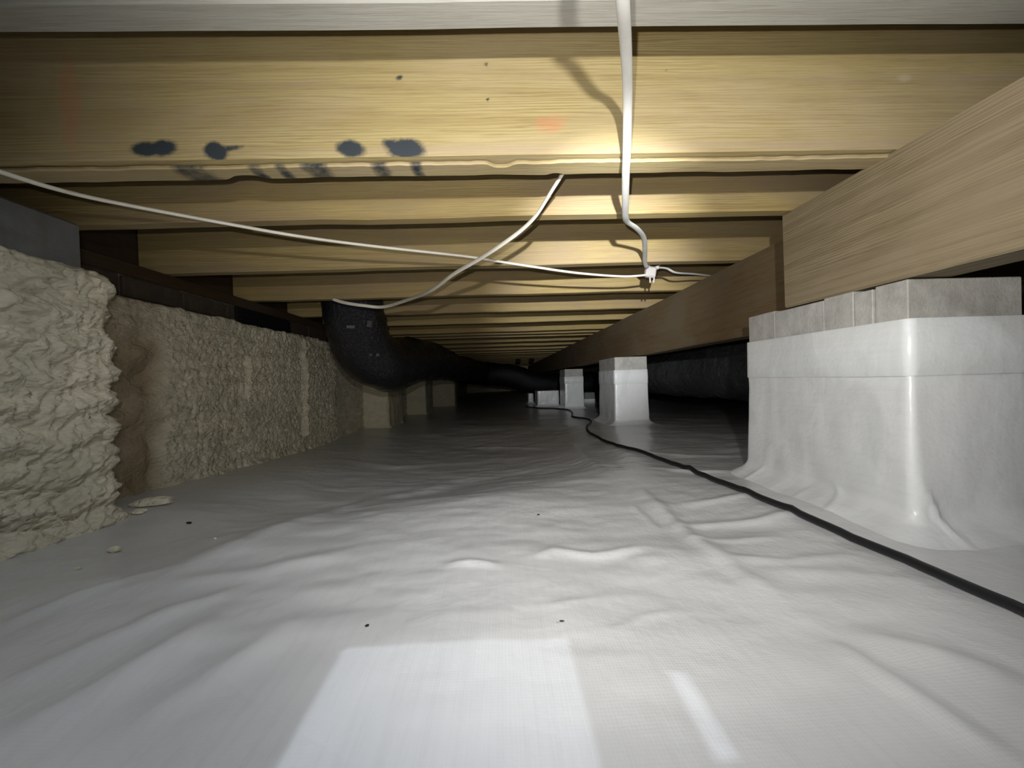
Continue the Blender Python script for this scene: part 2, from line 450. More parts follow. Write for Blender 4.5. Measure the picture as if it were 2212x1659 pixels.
def foam(name, col, dark, brown=False, rough=0.38):
    m, nt, b = new_mat(name)
    v = coords(nt)
    a = noise(nt, coords(nt, (1, 0.6, 1.6)), 26, 5, 0.6, 0.6)
    c = ramp(nt, a, [(0.32, dark), (0.62, col)])
    g = noise(nt, v, 5, 3, 0.5)
    c = mix(nt, ramp(nt, g, [(0.42, (0, 0, 0)), (0.7, (0.45,) * 3)]), c, (0.36, 0.36, 0.26))
    if brown:
        at = nd(nt, 'ShaderNodeAttribute', attribute_name='aged')
        sep = nd(nt, 'ShaderNodeSeparateColor'); nt.links.new(at.outputs['Color'], sep.inputs[0])
        c = mix(nt, sep.outputs[0], c, ramp(nt, noise(nt, v, 14, 4, 0.6), [(0.3, (0.24, 0.185, 0.11)), (0.7, (0.36, 0.29, 0.19))]))
        c = mix(nt, sep.outputs[1], c, (0.60, 0.55, 0.42))
    nt.links.new(c, b.inputs['Base Color']); b.inputs['Roughness'].default_value = 0.62; b.inputs['Specular IOR Level'].default_value = 0.35
    f = noise(nt, coords(nt, (1, 0.8, 1.4)), 75, 4, 0.6, 0.8)
    n1 = bump(nt, b, f, 0.5, 0.006)
    vo = nd(nt, 'ShaderNodeTexVoronoi', feature='SMOOTH_F1'); vo.inputs['Scale'].default_value = 105; vo.inputs['Smoothness'].default_value = 0.25
    wv = noise(nt, v, 30, 2, 0.5); mx = nd(nt, 'ShaderNodeVectorMath', operation='MULTIPLY_ADD'); mx.inputs[1].default_value = (0.03, 0.03, 0.03)
    nt.links.new(wv, mx.inputs[0]); nt.links.new(coords(nt, (1, 0.75, 1.25)), mx.inputs[2]); nt.links.new(mx.outputs[0], vo.inputs['Vector'])
    inv = nd(nt, 'ShaderNodeMath', operation='SUBTRACT'); inv.inputs[0].default_value = 1.0; nt.links.new(vo.outputs['Distance'], inv.inputs[1])
    bump(nt, b, inv.outputs[0], rough, 0.010, n1)
    return m

M['foam'] = foam('spray_foam', (0.76, 0.70, 0.545), (0.60, 0.55, 0.42))
M['foam_wall'] = foam('spray_foam_wall', (0.70, 0.64, 0.49), (0.47, 0.425, 0.31), True)
M['foam_smooth'] = foam('thin_spray_foam', (0.56, 0.52, 0.37), (0.46, 0.42, 0.29), rough=0.12)

def concrete(name, col, dk):
    m, nt, b = new_mat(name)
    v = coords(nt)
    a = noise(nt, v, 22, 6, 0.7); c = ramp(nt, a, [(0.3, dk), (0.68, col)])
    s = noise(nt, coords(nt, (1, 1, 0.12)), 40, 3, 0.6)
    c = mix(nt, 0.5, c, ramp(nt, s, [(0.3, (0.72, 0.71, 0.68)), (0.6, (1, 1, 1))]), 'MULTIPLY')
    oi = nd(nt, 'ShaderNodeObjectInfo')
    c = mix(nt, 1.0, c, ramp(nt, oi.outputs['Random'], [(0, (0.88, 0.87, 0.84)), (1, (1, 1, 1))]), 'MULTIPLY')
    nt.links.new(c, b.inputs['Base Color']); b.inputs['Roughness'].default_value = 0.9; b.inputs['Specular IOR Level'].default_value = 0.2
    bump(nt, b, noise(nt, v, 180, 4, 0.7), 0.5, 0.003)
    return m

M['concrete'] = concrete('concrete', (0.50, 0.485, 0.46), (0.33, 0.325, 0.305))
M['concrete_dark'] = concrete('grey_block', (0.23, 0.24, 0.245), (0.18, 0.185, 0.19))
M['mortar'] = concrete('mortar', (0.34, 0.33, 0.30), (0.16, 0.155, 0.14))
M['brick'] = concrete('dark_brick', (0.085, 0.066, 0.048), (0.05, 0.04, 0.03))

def plain(name, col, rough, spec=0.5, bump_s=None):
    m, nt, b = new_mat(name)
    n = noise(nt, coords(nt), 18, 4, 0.6)
    c = ramp(nt, n, [(0.3, tuple(x * 0.82 for x in col)), (0.7, col)])
    nt.links.new(c, b.inputs['Base Color']); b.inputs['Roughness'].default_value = rough; b.inputs['Specular IOR Level'].default_value = spec
    if bump_s: bump(nt, b, noise(nt, coords(nt), bump_s[0], 5, 0.65, 0.5), bump_s[1], bump_s[2])
    return m

M['cable'] = plain('cream_cable_jacket', (0.74, 0.70, 0.60), 0.42)
M['cable_grey'] = plain('white_cable_jacket', (0.62, 0.61, 0.57), 0.42)
M['plastic'] = plain('white_plastic', (0.44, 0.41, 0.39), 0.38)
M['cord'] = plain('black_rubber', (0.012, 0.013, 0.014), 0.42, 0.4)
M['duct'] = plain('black_duct_film', (0.010, 0.011, 0.014), 0.24, 0.5, (75, 0.8, 0.012))
M['duct_grey'] = plain('grey_duct_film', (0.075, 0.078, 0.082), 0.34, 0.5, (24, 0.9, 0.02))  # grey film, paler than the black ducts
M['void'] = plain('black_vent_panel', (0.008, 0.008, 0.010), 0.75, 0.2)
M['print'] = plain('pale_print', (0.09, 0.09, 0.09), 0.5)
M['black_bit'] = plain('black_scrap', (0.012, 0.012, 0.012), 0.6)

# ================================================================ the setting
# ---- ground sheet
xs = np.r_[np.linspace(-1.12, 1.15, 320), np.linspace(1.2, 3.6, 30)]
ys = np.r_[np.linspace(-1.4, 0.18, 14), np.linspace(0.2, 1.5, 215), np.linspace(1.515, 3.2, 110), np.linspace(3.3, 11.0, 60)]
GX, GY = np.meshgrid(xs, ys)
floor = grid_obj('floor', np.stack([GX, GY, ground(GX, GY)], -1), M['liner'])
tag(floor, kind='structure')

# ---- boards above the joists, with the open hatch behind the camera's head
JB = EYE + 0.36                 # underside of the joists
SUB = JB + 0.235                # underside of the boards
ceil_parts = [(-1.2, 3.6, -1.4, 0.02), (-1.2, -0.168, 0.02, 0.392), (0.060, 0.142, 0.02, 0.392), (0.158, 3.6, 0.02, 0.392),
              (0.142, 0.158, 0.02, 0.26), (0.142, 0.158, 0.34, 0.392), (-1.2, 3.6, 0.392, 11.0)]  # narrow unseen slot added to let a second strip of daylight through
V = []; F = []
for x0, x1, y0, y1 in ceil_parts:
    v, f = box_data(x0, x1, y0, y1, SUB + 0.001, SUB + 0.02, 0.0005)
    F += [[q + len(V) for q in g] for g in f]; V += v
ceiling = tag(fix_normals(link('ceiling', V, F, M['subfloor'])), kind='structure')

# ---- outer walls
def wall(name, x0, x1, y0, y1, z0, z1, mat):
    return tag(box(name, x0, x1, y0, y1, z0, z1, mat, 0.002), kind='structure')
wall('wall_right', 3.5, 3.6, -1.4, 11.0, -0.2, SUB + 0.02, M['mortar'])
wall('wall_back', -1.2, 3.6, -1.5, -1.4, -0.2, SUB + 0.02, M['mortar'])
wall('wall_far', -1.2, 3.6, 11.0, 11.1, -0.2, SUB + 0.02, M['foam_smooth'])
wl = wall('wall_left', -1.2, -1.034, -1.4, 11.0, -0.2, JB - 0.002, M['mortar'])

# bricks that show above the foam, two courses
BZ0 = EYE + 0.262
bv, bf = box_data(0, 0.010, 0, 0.2, 0, 0.0, 0.0) if False else box_data(0, 0.014, 0.0, 0.192, 0.0, 0.056, 0.003)
bm_ = bpy.data.meshes.new('brick'); bm_.from_pydata(bv, [], bf); bm_.materials.append(M['brick'])
for course in range(-1, 1):
    y = 0.88 - 0.1 * (course % 2)
    while y < 3.6:
        b_ = bpy.data.objects.new('brick', bm_); C.objects.link(b_)
        b_.parent = wl
        b_.location = (-1.036 + 0.002 * math.sin(y * 37 + course), y, BZ0 + course * 0.066)
        y += 0.203
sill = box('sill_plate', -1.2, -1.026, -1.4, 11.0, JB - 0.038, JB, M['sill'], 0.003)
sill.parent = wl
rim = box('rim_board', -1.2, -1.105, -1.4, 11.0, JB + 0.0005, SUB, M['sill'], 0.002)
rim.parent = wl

# ---- spray foam on the long wall
def wall_foam(y0, y1, n, zn, fine):
    yy = np.linspace(y0, y1, n); zt = np.linspace(0, 1, zn)
    T, Yg = np.meshgrid(zt, yy, indexing='ij')
    zb = ground(np.full_like(yy, -0.97), yy)[None, :] - 0.015
    top = EYE + 0.25 + 0.006 * vnoise(Yg, 0 * Yg, 9, 4) + 0.004 * vnoise(Yg, 0 * Yg, 30, 5)
    Zg = zb + (top - zb) * np.minimum(T / 0.93, 1.0)
    X = np.full_like(Yg, -0.985)
    # rounded shoulder that runs back to the brickwork
    s = np.clip((T - 0.90) / 0.10, 0, 1)
    X = X - 0.055 * s ** 2
    aged = (1 - sstep(1.10, 1.16, Yg + 0.025 * vnoise(Yg, Zg, 14, 3))) * (1 - 0.65 * sstep(0.36, 0.48, Zg))
    lump = (1 - np.minimum(worley(Yg * 80 + 0.9 * vnoise(Yg, Zg, 30, 2), Zg * 105 + 1.6 * np.sin(Yg * 55 + 3 * vnoise(Yg, Zg, 8, 8)), 2), 1.0) ** 1.5)
    rows = np.sin(Zg * 2 * np.pi / 0.062 + 2.2 * vnoise(Yg, Zg, 6, 9))
    smooth = 0.014 * fbm(Yg, Zg, 14, 12, 2)
    d = (1 - aged) * (0.0095 * lump + 0.0025 * rows + 0.005 * vnoise(Yg, Zg, 5, 6) + 0.003 * fbm(Yg, Zg, 60, 3, 2)) + aged * (smooth - 0.012)
    # drips and the thick edge where one pass of the gun ended
    def rib(yc, z0, z1, w, h, seed):
        c = yc + 0.010 * vnoise(Zg, 0 * Zg, 22, seed)
        return h * np.exp(-((Yg - c) / w) ** 2) * sstep(z0, z0 + 0.03, Zg) * (1 - sstep(z1 - 0.03, z1, Zg))
    drip = rib(1.52, EYE - 0.06, EYE + 0.135, 0.011, 1.0, 21)
    d = d + 0.014 * drip + rib(1.945, 0.0, EYE + 0.25, 0.020, 0.020, 22) + 0.008 * sstep(1.93, 1.96, Yg) * 0
    d = d + 0.020 * (1 - sstep(0.0, 0.05, Zg - zb)) * (0.6 + 0.4 * vnoise(Yg, Zg, 25, 11))
    o = grid_obj('foam_coating', np.stack([X + d, Yg, Zg], -1), M['foam_wall'], flip=False)
    ca = o.data.color_attributes.new('aged', 'FLOAT_COLOR', 'POINT')
    colr = np.zeros((Yg.size, 4)); colr[:, 0] = np.clip(aged, 0, 1).ravel(); colr[:, 1] = np.clip(drip, 0, 1).ravel() * 0.9; colr[:, 3] = 1
    ca.data.foreach_set('color', colr.ravel())
    o.parent = wl
    return fix_normals(o)
wall_foam(0.70, 2.30, 340, 112, True)
wall_foam(2.30, 11.0, 240, 50, False)['label'] = 'far run of cream spray foam fading into the dark'

# ================================================================ joists
rs = np.random.RandomState(3)
def joist(y0, th, zb, mat, label, x0=-1.10, x1=3.5, n=46, stain=None, h=None):
    """one board on edge: slightly wavy underside, softened arrises"""
    zt = SUB
    X = np.linspace(x0, x1, n)
    wob = 0.0022 * vnoise(X, 0 * X + y0, 3.0, 5) + 0.0012 * vnoise(X, 0 * X + y0, 17.0, 6)
    c = 0.0025
    prof = [(0, zt - zb), (0, c), (c, 0), (th - c, 0), (th, c), (th, zt - zb)]
    P = np.zeros((n, 6, 3))
    for k, (py, pz) in enumerate(prof):
        P[:, k, 0] = X; P[:, k, 1] = py + 0.0015 * vnoise(X, 0 * X + y0, 1.1, 8); P[:, k, 2] = pz + (wob if pz < 0.01 else 0)
    f = grid_faces(n, 6, True).tolist(); f += [[5, 4, 3, 2, 1, 0], [(n - 1) * 6 + k for k in range(6)]]
    o = fix_normals(link('floor_joist', P.reshape(-1, 3), f, mat))
    o.location = (0, y0, zb)
    return tag(o, label, 'joist', 'floor joists')

joist(0.468, 0.040, EYE + 0.457, M['joist_grey'], 'nearest pale grey joist running along the top edge of the photo')

# ---- the stained joist with the split lower edge
def stained_joist():
    y0, th = 0.626, 0.042
    root = thing('floor_joist', 'golden joist with black mould spots and a split lower edge', 'joist', (0, y0, JB), 'floor joists')
    x = np.linspace(-1.10, 1.40, 600); z = np.linspace(JB + 0.002, SUB, 58)
    Xg, Zg = np.meshgrid(x, z)
    P = np.stack([Xg, np.full_like(Xg, y0) + 0.0008 * vnoise(Xg, Zg, 5, 3), Zg], -1)
    n, m = P.shape[:2]
    V = P.reshape(-1, 3).tolist(); F = grid_faces(n, m).tolist()
    k = len(V)
    V += [(-1.10, y0 + th, JB + 0.002), (1.40, y0 + th, JB + 0.002), (1.40, y0 + th, SUB), (-1.10, y0 + th, SUB)]
    F += [[k, k + 1, k + 2, k + 3], [0, m - 1, k + 1, k], [(n - 1) * m, k + 3, k + 2, n * m - 1]]
    body = fix_normals(link('board', V, F, M['joist_near'], None, False))
    st = np.zeros((len(V), 4)); st[:, 3] = 1
    XY = np.array(V)
    def blob(ch, cx, cz, rx, rz, amp=1.0, rot=0.0):
        dx = XY[:, 0] - cx; dz = XY[:, 2] - cz
        u = dx * math.cos(rot) + dz * math.sin(rot); v = -dx * math.sin(rot) + dz * math.cos(rot)
        st[:, ch] = np.maximum(st[:, ch], amp * np.exp(-0.7 * ((u / rx) ** 2 + (v / rz) ** 2) ** 1.5))
    for ch, pt, rx, rz, amp, rot in STAINS:
        blob(ch, pt[0], pt[2], rx, rz, amp, rot)
    zz = XY[:, 2] - JB; xx = XY[:, 0]
    band = 0.62 * np.exp(-((zz - 0.012) / 0.011) ** 2) * (0.8 + 0.4 * vnoise(xx, 0 * xx, 3, 4))
    band = np.maximum(band, 0.50 * np.exp(-((zz - 0.120) / 0.012) ** 2) * (0.7 + 0.6 * vnoise(xx, 0 * xx, 4, 5)))
    st[:, 2] = np.maximum(st[:, 2], band)
    ca = body.data.color_attributes.new('stain', 'FLOAT_COLOR', 'POINT'); ca.data.foreach_set('color', st.ravel())
    under(body, root)
    # split strip hanging a few millimetres under the board, with a chipped front edge
    xs_ = np.linspace(-1.10, 1.40, 540)
    chip = 0.0016 * fbm(xs_, 0 * xs_, 45, 3, 2) + 0.0010 * vnoise(xs_, 0 * xs_, 8, 2)
    for cxx, w, a in CHIPS:
        chip = chip + a * np.exp(-((xs_ - cxx) / w) ** 4)
    back = 0.0018 * fbm(xs_, 0 * xs_, 12, 7, 2)
    for cxx, w, a in BACKCHIPS:
        back = back - a * np.exp(-((xs_ - cxx) / w) ** 4)
    fy = y0 + 0.009 + chip; by = y0 + 0.046 + back
    t0, t1 = JB - 0.0065, JB - 0.0005
    R = np.stack([np.stack([xs_, fy + 0.001, t1 + 0 * xs_], 1), np.stack([xs_, fy - 0.0004, t0 + 0.002 + 0 * xs_], 1), np.stack([xs_, fy + 0.0012, t0 + 0 * xs_], 1),
                  np.stack([xs_, by - 0.001, t0 + 0.0006 + 0 * xs_], 1), np.stack([xs_, by, t1 + 0 * xs_], 1)], 0)
    n, m = R.shape[:2]
    strip = fix_normals(grid_obj('split_strip', R, M['joist_near'], smooth=False))
    s2 = np.zeros((n * m, 4)); s2[:, 3] = 1; sx = R.reshape(-1, 3)[:, 0]; sy = R.reshape(-1, 3)[:, 1]
    for pt, rx in STRIPSTAINS:
        s2[:, 0] = np.maximum(s2[:, 0], 0.62 * np.exp(-0.7 * np.abs((sx - pt[0]) / rx) ** 3))
    s2[:, 2] = 0.45
    ca = strip.data.color_attributes.new('stain', 'FLOAT_COLOR', 'POINT'); ca.data.foreach_set('color', s2.ravel())
    strip['label'] = 'thin split strip along the lower edge'
    under(strip, root)
    return root

STAINS = [
    (0, (-0.5444, 0.6260, 0.6505), 0.0255, 0.0113, 1.00, 0.00),
    (0, (-0.5202, 0.6260, 0.6515), 0.0215, 0.0132, 1.00, 0.10),
    (0, (-0.4390, 0.6260, 0.6460), 0.0196, 0.0141, 1.00, -0.40),
    (0, (-0.4202, 0.6260, 0.6501), 0.0235, 0.0047, 0.75, 0.10),
    (0, (-0.2282, 0.6260, 0.6465), 0.0235, 0.0132, 1.00, -0.20),
    (0, (-0.1613, 0.6260, 0.6507), 0.0176, 0.0085, 0.85, -0.30),
    (0, (-0.1409, 0.6260, 0.6445), 0.0294, 0.0160, 1.00, -0.05),
    (1, (0.0943, 0.6260, 0.6812), 0.0301, 0.0166, 0.62, 0.20),
    (1, (0.0832, 0.6260, 0.6858), 0.0121, 0.0105, 0.50, 0.00),
    (1, (-0.6600, 0.6260, 0.7183), 0.0196, 0.0904, 0.55, 0.00),
    (0, (-0.1472, 0.6260, 0.7578), 0.0068, 0.0045, 0.80, 0.30),
    (0, (-0.0070, 0.6260, 0.7210), 0.0038, 0.0030, 0.80, 0.00),
    (0, (0.2865, 0.6260, 0.7657), 0.0053, 0.0038, 0.50, 0.00),
    (0, (-0.0074, 0.6260, 0.7772), 0.0045, 0.0030, 0.70, 0.00),
    (2, (-0.3970, 0.6260, 0.7261), 0.0452, 0.0075, 0.55, 0.00),
    (2, (-0.2950, 0.6260, 0.7505), 0.0527, 0.0105, 0.50, 0.10),
    (2, (-0.4242, 0.6260, 0.7627), 0.0452, 0.0060, 0.50, 0.00),
    (2, (-0.5547, 0.6260, 0.7098), 0.0678, 0.0136, 0.45, 0.00),
    (2, (0.3756, 0.6260, 0.6459), 0.0904, 0.0075, 0.60, 0.00),
    (2, (-0.5919, 0.6260, 0.6670), 0.0753, 0.0075, 0.50, 0.00),
]
CHIPS = [(0.0116, 0.018, 0.009)]
BACKCHIPS = [(-0.4170, 0.0270, 0.0100), (0.1059, 0.0111, 0.0050), (-0.2834, 0.1588, 0.0030)]
STRIPSTAINS = [
    ((-0.4878, 0.6314, 0.6250), 0.0313),
    ((-0.3883, 0.6343, 0.6250), 0.0125),
    ((-0.3451, 0.6356, 0.6250), 0.0110),
    ((-0.2905, 0.6372, 0.6250), 0.0250),
    ((-0.1872, 0.6402, 0.6250), 0.0156),
    ((-0.1273, 0.6420, 0.6250), 0.0110),
]
stained_joist()

JY = [(0.852, 'second golden joist, just beyond the mould-spotted one'), (1.2187, 'brown-blotched joist with two cable shadows across it'),
      (1.636, 'joist behind the white cable splice'), (2.043, 'joist just behind the top of the bent black duct'),
      (2.441, 'second joist beyond the bent black duct top'), (2.898, 'first joist of the close-set trio in the middle distance'),
      (3.076, 'middle joist of the close-set trio in the middle distance'), (3.278, 'last joist of the close-set trio in the middle distance'),
      (3.726, 'first joist beyond the close-set trio'), (4.195, 'second joist beyond the close-set trio'), (4.69, 'third joist beyond the close-set trio')]
for k, (y, lab) in enumerate(JY):
    joist(y, 0.032 if k == 0 else 0.036, JB + (0.0 if k < 4 else rs.uniform(-0.002, 0.002)), M['joist'], lab)
y = 5.10
while y < 10.8:
    joist(y, 0.038, JB + rs.uniform(-0.003, 0.003), M['joist'], 'dim joist among the farthest rows under the house', n=16)
    y += 0.41
joist(0.02 - 0.04, 0.038, JB + 0.08, M['joist_grey'], 'joist overhead just behind the open floor hatch')

# ---- girders
def beam(name, x0, x1, y0, y1, z0, z1, mat, label, n=40, rag=0.0):
    Y = np.linspace(y0, y1, n); c = 0.004
    prof = [(x0, z1), (x0, z0 + c), (x0 + c, z0), (x1 - c, z0), (x1, z0 + c), (x1, z1)]
    P = np.zeros((n, 6, 3))
    for k, (px, pz) in enumerate(prof):
        P[:, k, 0] = px + 0.0015 * vnoise(Y, 0 * Y, 2.0, 3 + k); P[:, k, 1] = Y; P[:, k, 2] = pz + 0.002 * vnoise(Y, 0 * Y, 2.3, 9)
    f = grid_faces(n, 6, True).tolist(); f += [[5, 4, 3, 2, 1, 0], [(n - 1) * 6 + k for k in range(6)]]
    o = fix_normals(link(name, P.reshape(-1, 3), f, mat))
    return tag(o, label, 'beam', 'girders under the joists')
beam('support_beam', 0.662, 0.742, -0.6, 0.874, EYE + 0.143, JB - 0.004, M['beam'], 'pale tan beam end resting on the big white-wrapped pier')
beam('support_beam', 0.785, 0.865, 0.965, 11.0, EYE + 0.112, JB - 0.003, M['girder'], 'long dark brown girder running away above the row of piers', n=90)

# ================================================================ white-wrapped piers on the right
def white_pier(x0, x1, y0, y1, ztop, ztape, zseam, label, fine, flare, cap_joints=None, group='white-wrapped piers under the girder', cap_mat='concrete'):
    zf = float(ground((x0 + x1) / 2, (y0 + y1) / 2))
    root = thing('foundation_pier', label, 'pier', ((x0 + x1) / 2, (y0 + y1) / 2, zf), group)
    core = box('block_core', x0 + 0.004, x1 - 0.004, y0 + 0.004, y1 - 0.004, zf - 0.02, ztape + 0.01, M['concrete'], 0.004)
    under(core, root)
    # bare blocks showing between the film and the beam
    js = cap_joints or [y0, y1]
    for k, (a, b_) in enumerate(zip(js[:-1], js[1:])):
        o = box('cap_block', x0 + 0.002 * math.sin(k * 5.1), x1, a + 0.0012, b_ - 0.0012, ztape - 0.03, ztop + (CAPZ[k % 5] if cap_joints else 0.0), M[cap_mat], 0.0015)
        under(o, root)
    step = 0.006 if fine else 0.025
    # lower film, sweeping out over the ground
    nz = 90 if fine else 26
    t = np.linspace(0, 1, nz); zs = zf + (zseam + 0.006 - zf) * t
    hrel = (zs - zf)
    off = 0.003 + 0.005 * np.clip(1 - hrel / 0.22, 0, 1) + flare * np.clip(1 - hrel / (flare * 0.9), 0, 1) ** 3.0
    amp = 1.0 if fine else 0.6
    def disp(U, Z, X, Y):
        low = 1 - sstep(0.02, 0.20, Z - zf)
        d = amp * (0.0018 * vnoise(U, Z, 9, 2) + 0.0009 * vnoise(U * 1.0, Z * 0.35, 26, 4) + 0.0025 * low * vnoise(U + 0.3 * Z, Z, 14, 6))
        d = d * (1 - sstep(zseam - 0.03 - zf, zseam - zf, Z - zf))
        if fine:
            for (uc, zc0, zc1, w, hgt, lean) in WRAPFOLDS:
                d = d + hgt * np.exp(-((U - uc - lean * (Z - zc0)) / w) ** 2) * sstep(zc0 - 0.02, zc0 + 0.02, Z) * (1 - sstep(zc1 - 0.05, zc1, Z))
        return np.maximum(d, -0.002 + 0 * d)
    def zfun(X, Y, Z):
        g = ground(X, Y) + 0.004 * sstep(0.0, 0.012, Z - zf) - 0.0025
        w = 1 - sstep(0.0, 0.05, Z - zf)
        return Z * (1 - w) + w * (g + np.maximum(Z - zf, 0))
    o = loft('liner_skirt', (x0, x1, y0, y1), 0.005, step, zs, off, disp, M['wrap'], zfun)
    under(fix_normals(o), root)
    # smooth band of seam tape round the top
    zs2 = np.array([zseam - 0.004, zseam - 0.002, (zseam + ztape) / 2, ztape - 0.001, ztape, ztape])
    of2 = np.array([0.004, 0.0058, 0.0058, 0.0055, 0.0045, 0.0])
    o = loft('tape_band', (x0, x1, y0, y1), 0.007, step, zs2, of2, lambda U, Z, X, Y: 0.0006 * vnoise(U, Z, 20, 2), M['tape'])
    under(fix_normals(o), root)
    return root

CAPZ = [0.0, -0.003, 0.002, -0.001, 0.003]
# (distance round the pier, bottom, top, half width, height, lean)
WRAPFOLDS = [(1.185, 0.015, 0.13, 0.0045, 0.010, 0.10), (0.030, 0.0, 0.085, 0.004, 0.007, -0.3), (1.13, 0.0, 0.05, 0.008, 0.003, 0.2),
             (1.08, 0.0, 0.055, 0.006, 0.007, -0.7), (0.99, 0.0, 0.04, 0.006, 0.005, 0.5), (0.83, 0.0, 0.05, 0.005, 0.005, 0.3)]
white_pier(0.660, 0.852, 0.602, 1.006, EYE + 0.141, EYE + 0.0775, EYE - 0.012, 'large white-wrapped pier nearest the camera at right', True, 0.050,
           cap_joints=[0.602, 0.659, 0.697, 0.764, 0.907, 1.006])
white_pier(0.660, 0.848, 2.205, 2.56, EYE + 0.108, EYE + 0.033, EYE - 0.045, 'second white-wrapped pier, its bright front lit under the girder', False, 0.045)
white_pier(0.660, 0.848, 3.95, 4.29, EYE + 0.085, EYE + 0.008, EYE - 0.06, 'narrow third white-wrapped pier farther down the row', False, 0.035)

def footing(x0, x1, y0, y1, ztop, label, band=None):
    """low pad under its own white film"""
    zf = float(ground((x0 + x1) / 2, (y0 + y1) / 2))
    root = thing('wrapped_footing', label, 'footing', ((x0 + x1) / 2, (y0 + y1) / 2, zf), 'low white-wrapped footings')
    body = box('block_core', x0 + .004, x1 - .004, y0 + .004, y1 - .004, zf - 0.01, ztop, M['concrete_dark'], 0.006)
    under(body, root)
    t = band if band else ztop + 0.002
    zs = np.linspace(zf, t, 14); off = 0.004 + 0.03 * np.clip(1 - (zs - zf) / 0.03, 0, 1) ** 2
    o = loft('liner_skirt', (x0, x1, y0, y1), 0.008, 0.02, zs, off, lambda U, Z, X, Y: 0.002 * vnoise(U, Z, 14, 3), M['wrap'])
    under(fix_normals(o), root)
    if not band:
        under(box('liner_top', x0 - .002, x1 + .002, y0 - .002, y1 + .002, ztop - 0.002, ztop + 0.004, M['wrap'], 0.002), root)
    return root
footing(0.418, 0.66, 4.42, 4.75, EYE - 0.150, 'low white box-shaped footing left of the third pier')
footing(1.03, 1.17, 4.75, 5.05, EYE - 0.195, 'low footing with a dark top seen right of the third pier', EYE - 0.275)
footing(0.36, 0.42, 5.1, 5.4, EYE - 0.20, 'thin pale sliver of a footing left of the white box')

# ================================================================ foam-coated piers on the left
def foam_pier(x0, x1, y0, y1, zfoam, ztop, label, fine, mat):
    zf = float(ground(x1, (y0 + y1) / 2))
    root = thing('foundation_pier', label, 'pier', ((x0 + x1) / 2, (y0 + y1) / 2, zf), 'foam-coated piers along the left wall')
    blk = box('concrete_block', x0 + 0.02, x1 - 0.030, y0 + 0.02, y1 - 0.012, zf - 0.02, ztop, M['concrete_dark'], 0.005)
    under(blk, root)
    step = 0.0042 if fine else 0.02
    nz = 140 if fine else 40
    t = np.linspace(0, 1, nz)
    zs = zf - 0.01 + (zfoam - zf + 0.01) * np.minimum(t / 0.955, 1)
    s = np.clip((t - 0.93) / 0.07, 0, 1)
    off = -0.045 * s ** 2
    def disp(U, Z, X, Y):
        if not fine:
            d = 0.004 * fbm(U, Z * 0.3, 22, 4, 3) + 0.004 * vnoise(U, Z, 7, 2)
            return d + 0.02 * (1 - sstep(0, 0.03, Z - zf)) * (0.5 + 0.5 * vnoise(U, Z, 30, 3))
        wz = 1.9 * np.sin(U * 42 + 2.5 * vnoise(U, Z, 7, 8))
        big = 1 - np.minimum(worley(U * 48 + 0.8 * vnoise(U, Z, 22, 2), Z * 84 + wz, 5), 1.0) ** 1.4
        sml = 1 - np.minimum(worley(U * 105, Z * 150 + wz, 6), 1.0) ** 1.4
        d = 0.0150 * big + 0.0050 * sml + 0.008 * vnoise(U, Z, 6, 3) + 0.006 * np.sin(Z * 2 * np.pi / 0.06 + 2.5 * vnoise(U, Z, 5, 9) + 0.8 * np.sin(U * 42))
        # ragged far corner
        d = d + 0.016 * sstep(0.80, 0.86, Y) * vnoise(Z, U * 0, 18, 14)
        d = d - 0.020 * np.exp(-((Z - 0.415) / 0.020) ** 2) * sstep(0.80, 0.85, Y) - 0.014 * np.exp(-((Z - 0.16) / 0.02) ** 2) * sstep(0.81, 0.86, Y)
        d = d + 0.018 * (1 - sstep(0.0, 0.04, Z - zf)) * (0.4 + 0.6 * vnoise(U, Z, 20, 4))
        return d
    o = loft('foam_coating', (x0, x1, y0, y1), 0.022, step, zs, off, disp, mat)
    under(fix_normals(o), root)
    return root
foam_pier(-1.02, -0.828, 0.40, 0.838, EYE + 0.247, JB - 0.012, 'near foam-coated pier with bare grey block on top at left', True, M['foam'])
foam_pier(-1.03, -0.800, 2.745, 3.13, EYE + 0.20, JB - 0.012, 'smooth pale foam pier below the bend of the black duct', False, M['foam_smooth'])
foam_pier(-1.03, -0.780, 4.00, 4.38, EYE + 0.20, JB - 0.012, 'second smooth foam pier, just right of the duct bend', False, M['foam_smooth'])
foam_pier(-1.03, -0.640, 5.30, 5.68, EYE + 0.20, JB - 0.012, 'farthest dim foam pier beside the dark passage', False, M['foam_smooth'])

# ---- vent in the brickwork
root = thing('foundation_vent', 'black rectangular vent set in the brickwork above the foam', 'vent', (-1.02, 1.71, EYE + 0.25))
under(box('panel', -1.03, -1.014, 1.525, 1.905, EYE + 0.235, EYE + 0.318, M['void'], 0.003), root)
for k in range(4):
    under(box('slat', -1.016, -1.008, 1.53, 1.90, EYE + 0.245 + 0.018 * k, EYE + 0.253 + 0.018 * k, M['void'], 0.002), root)

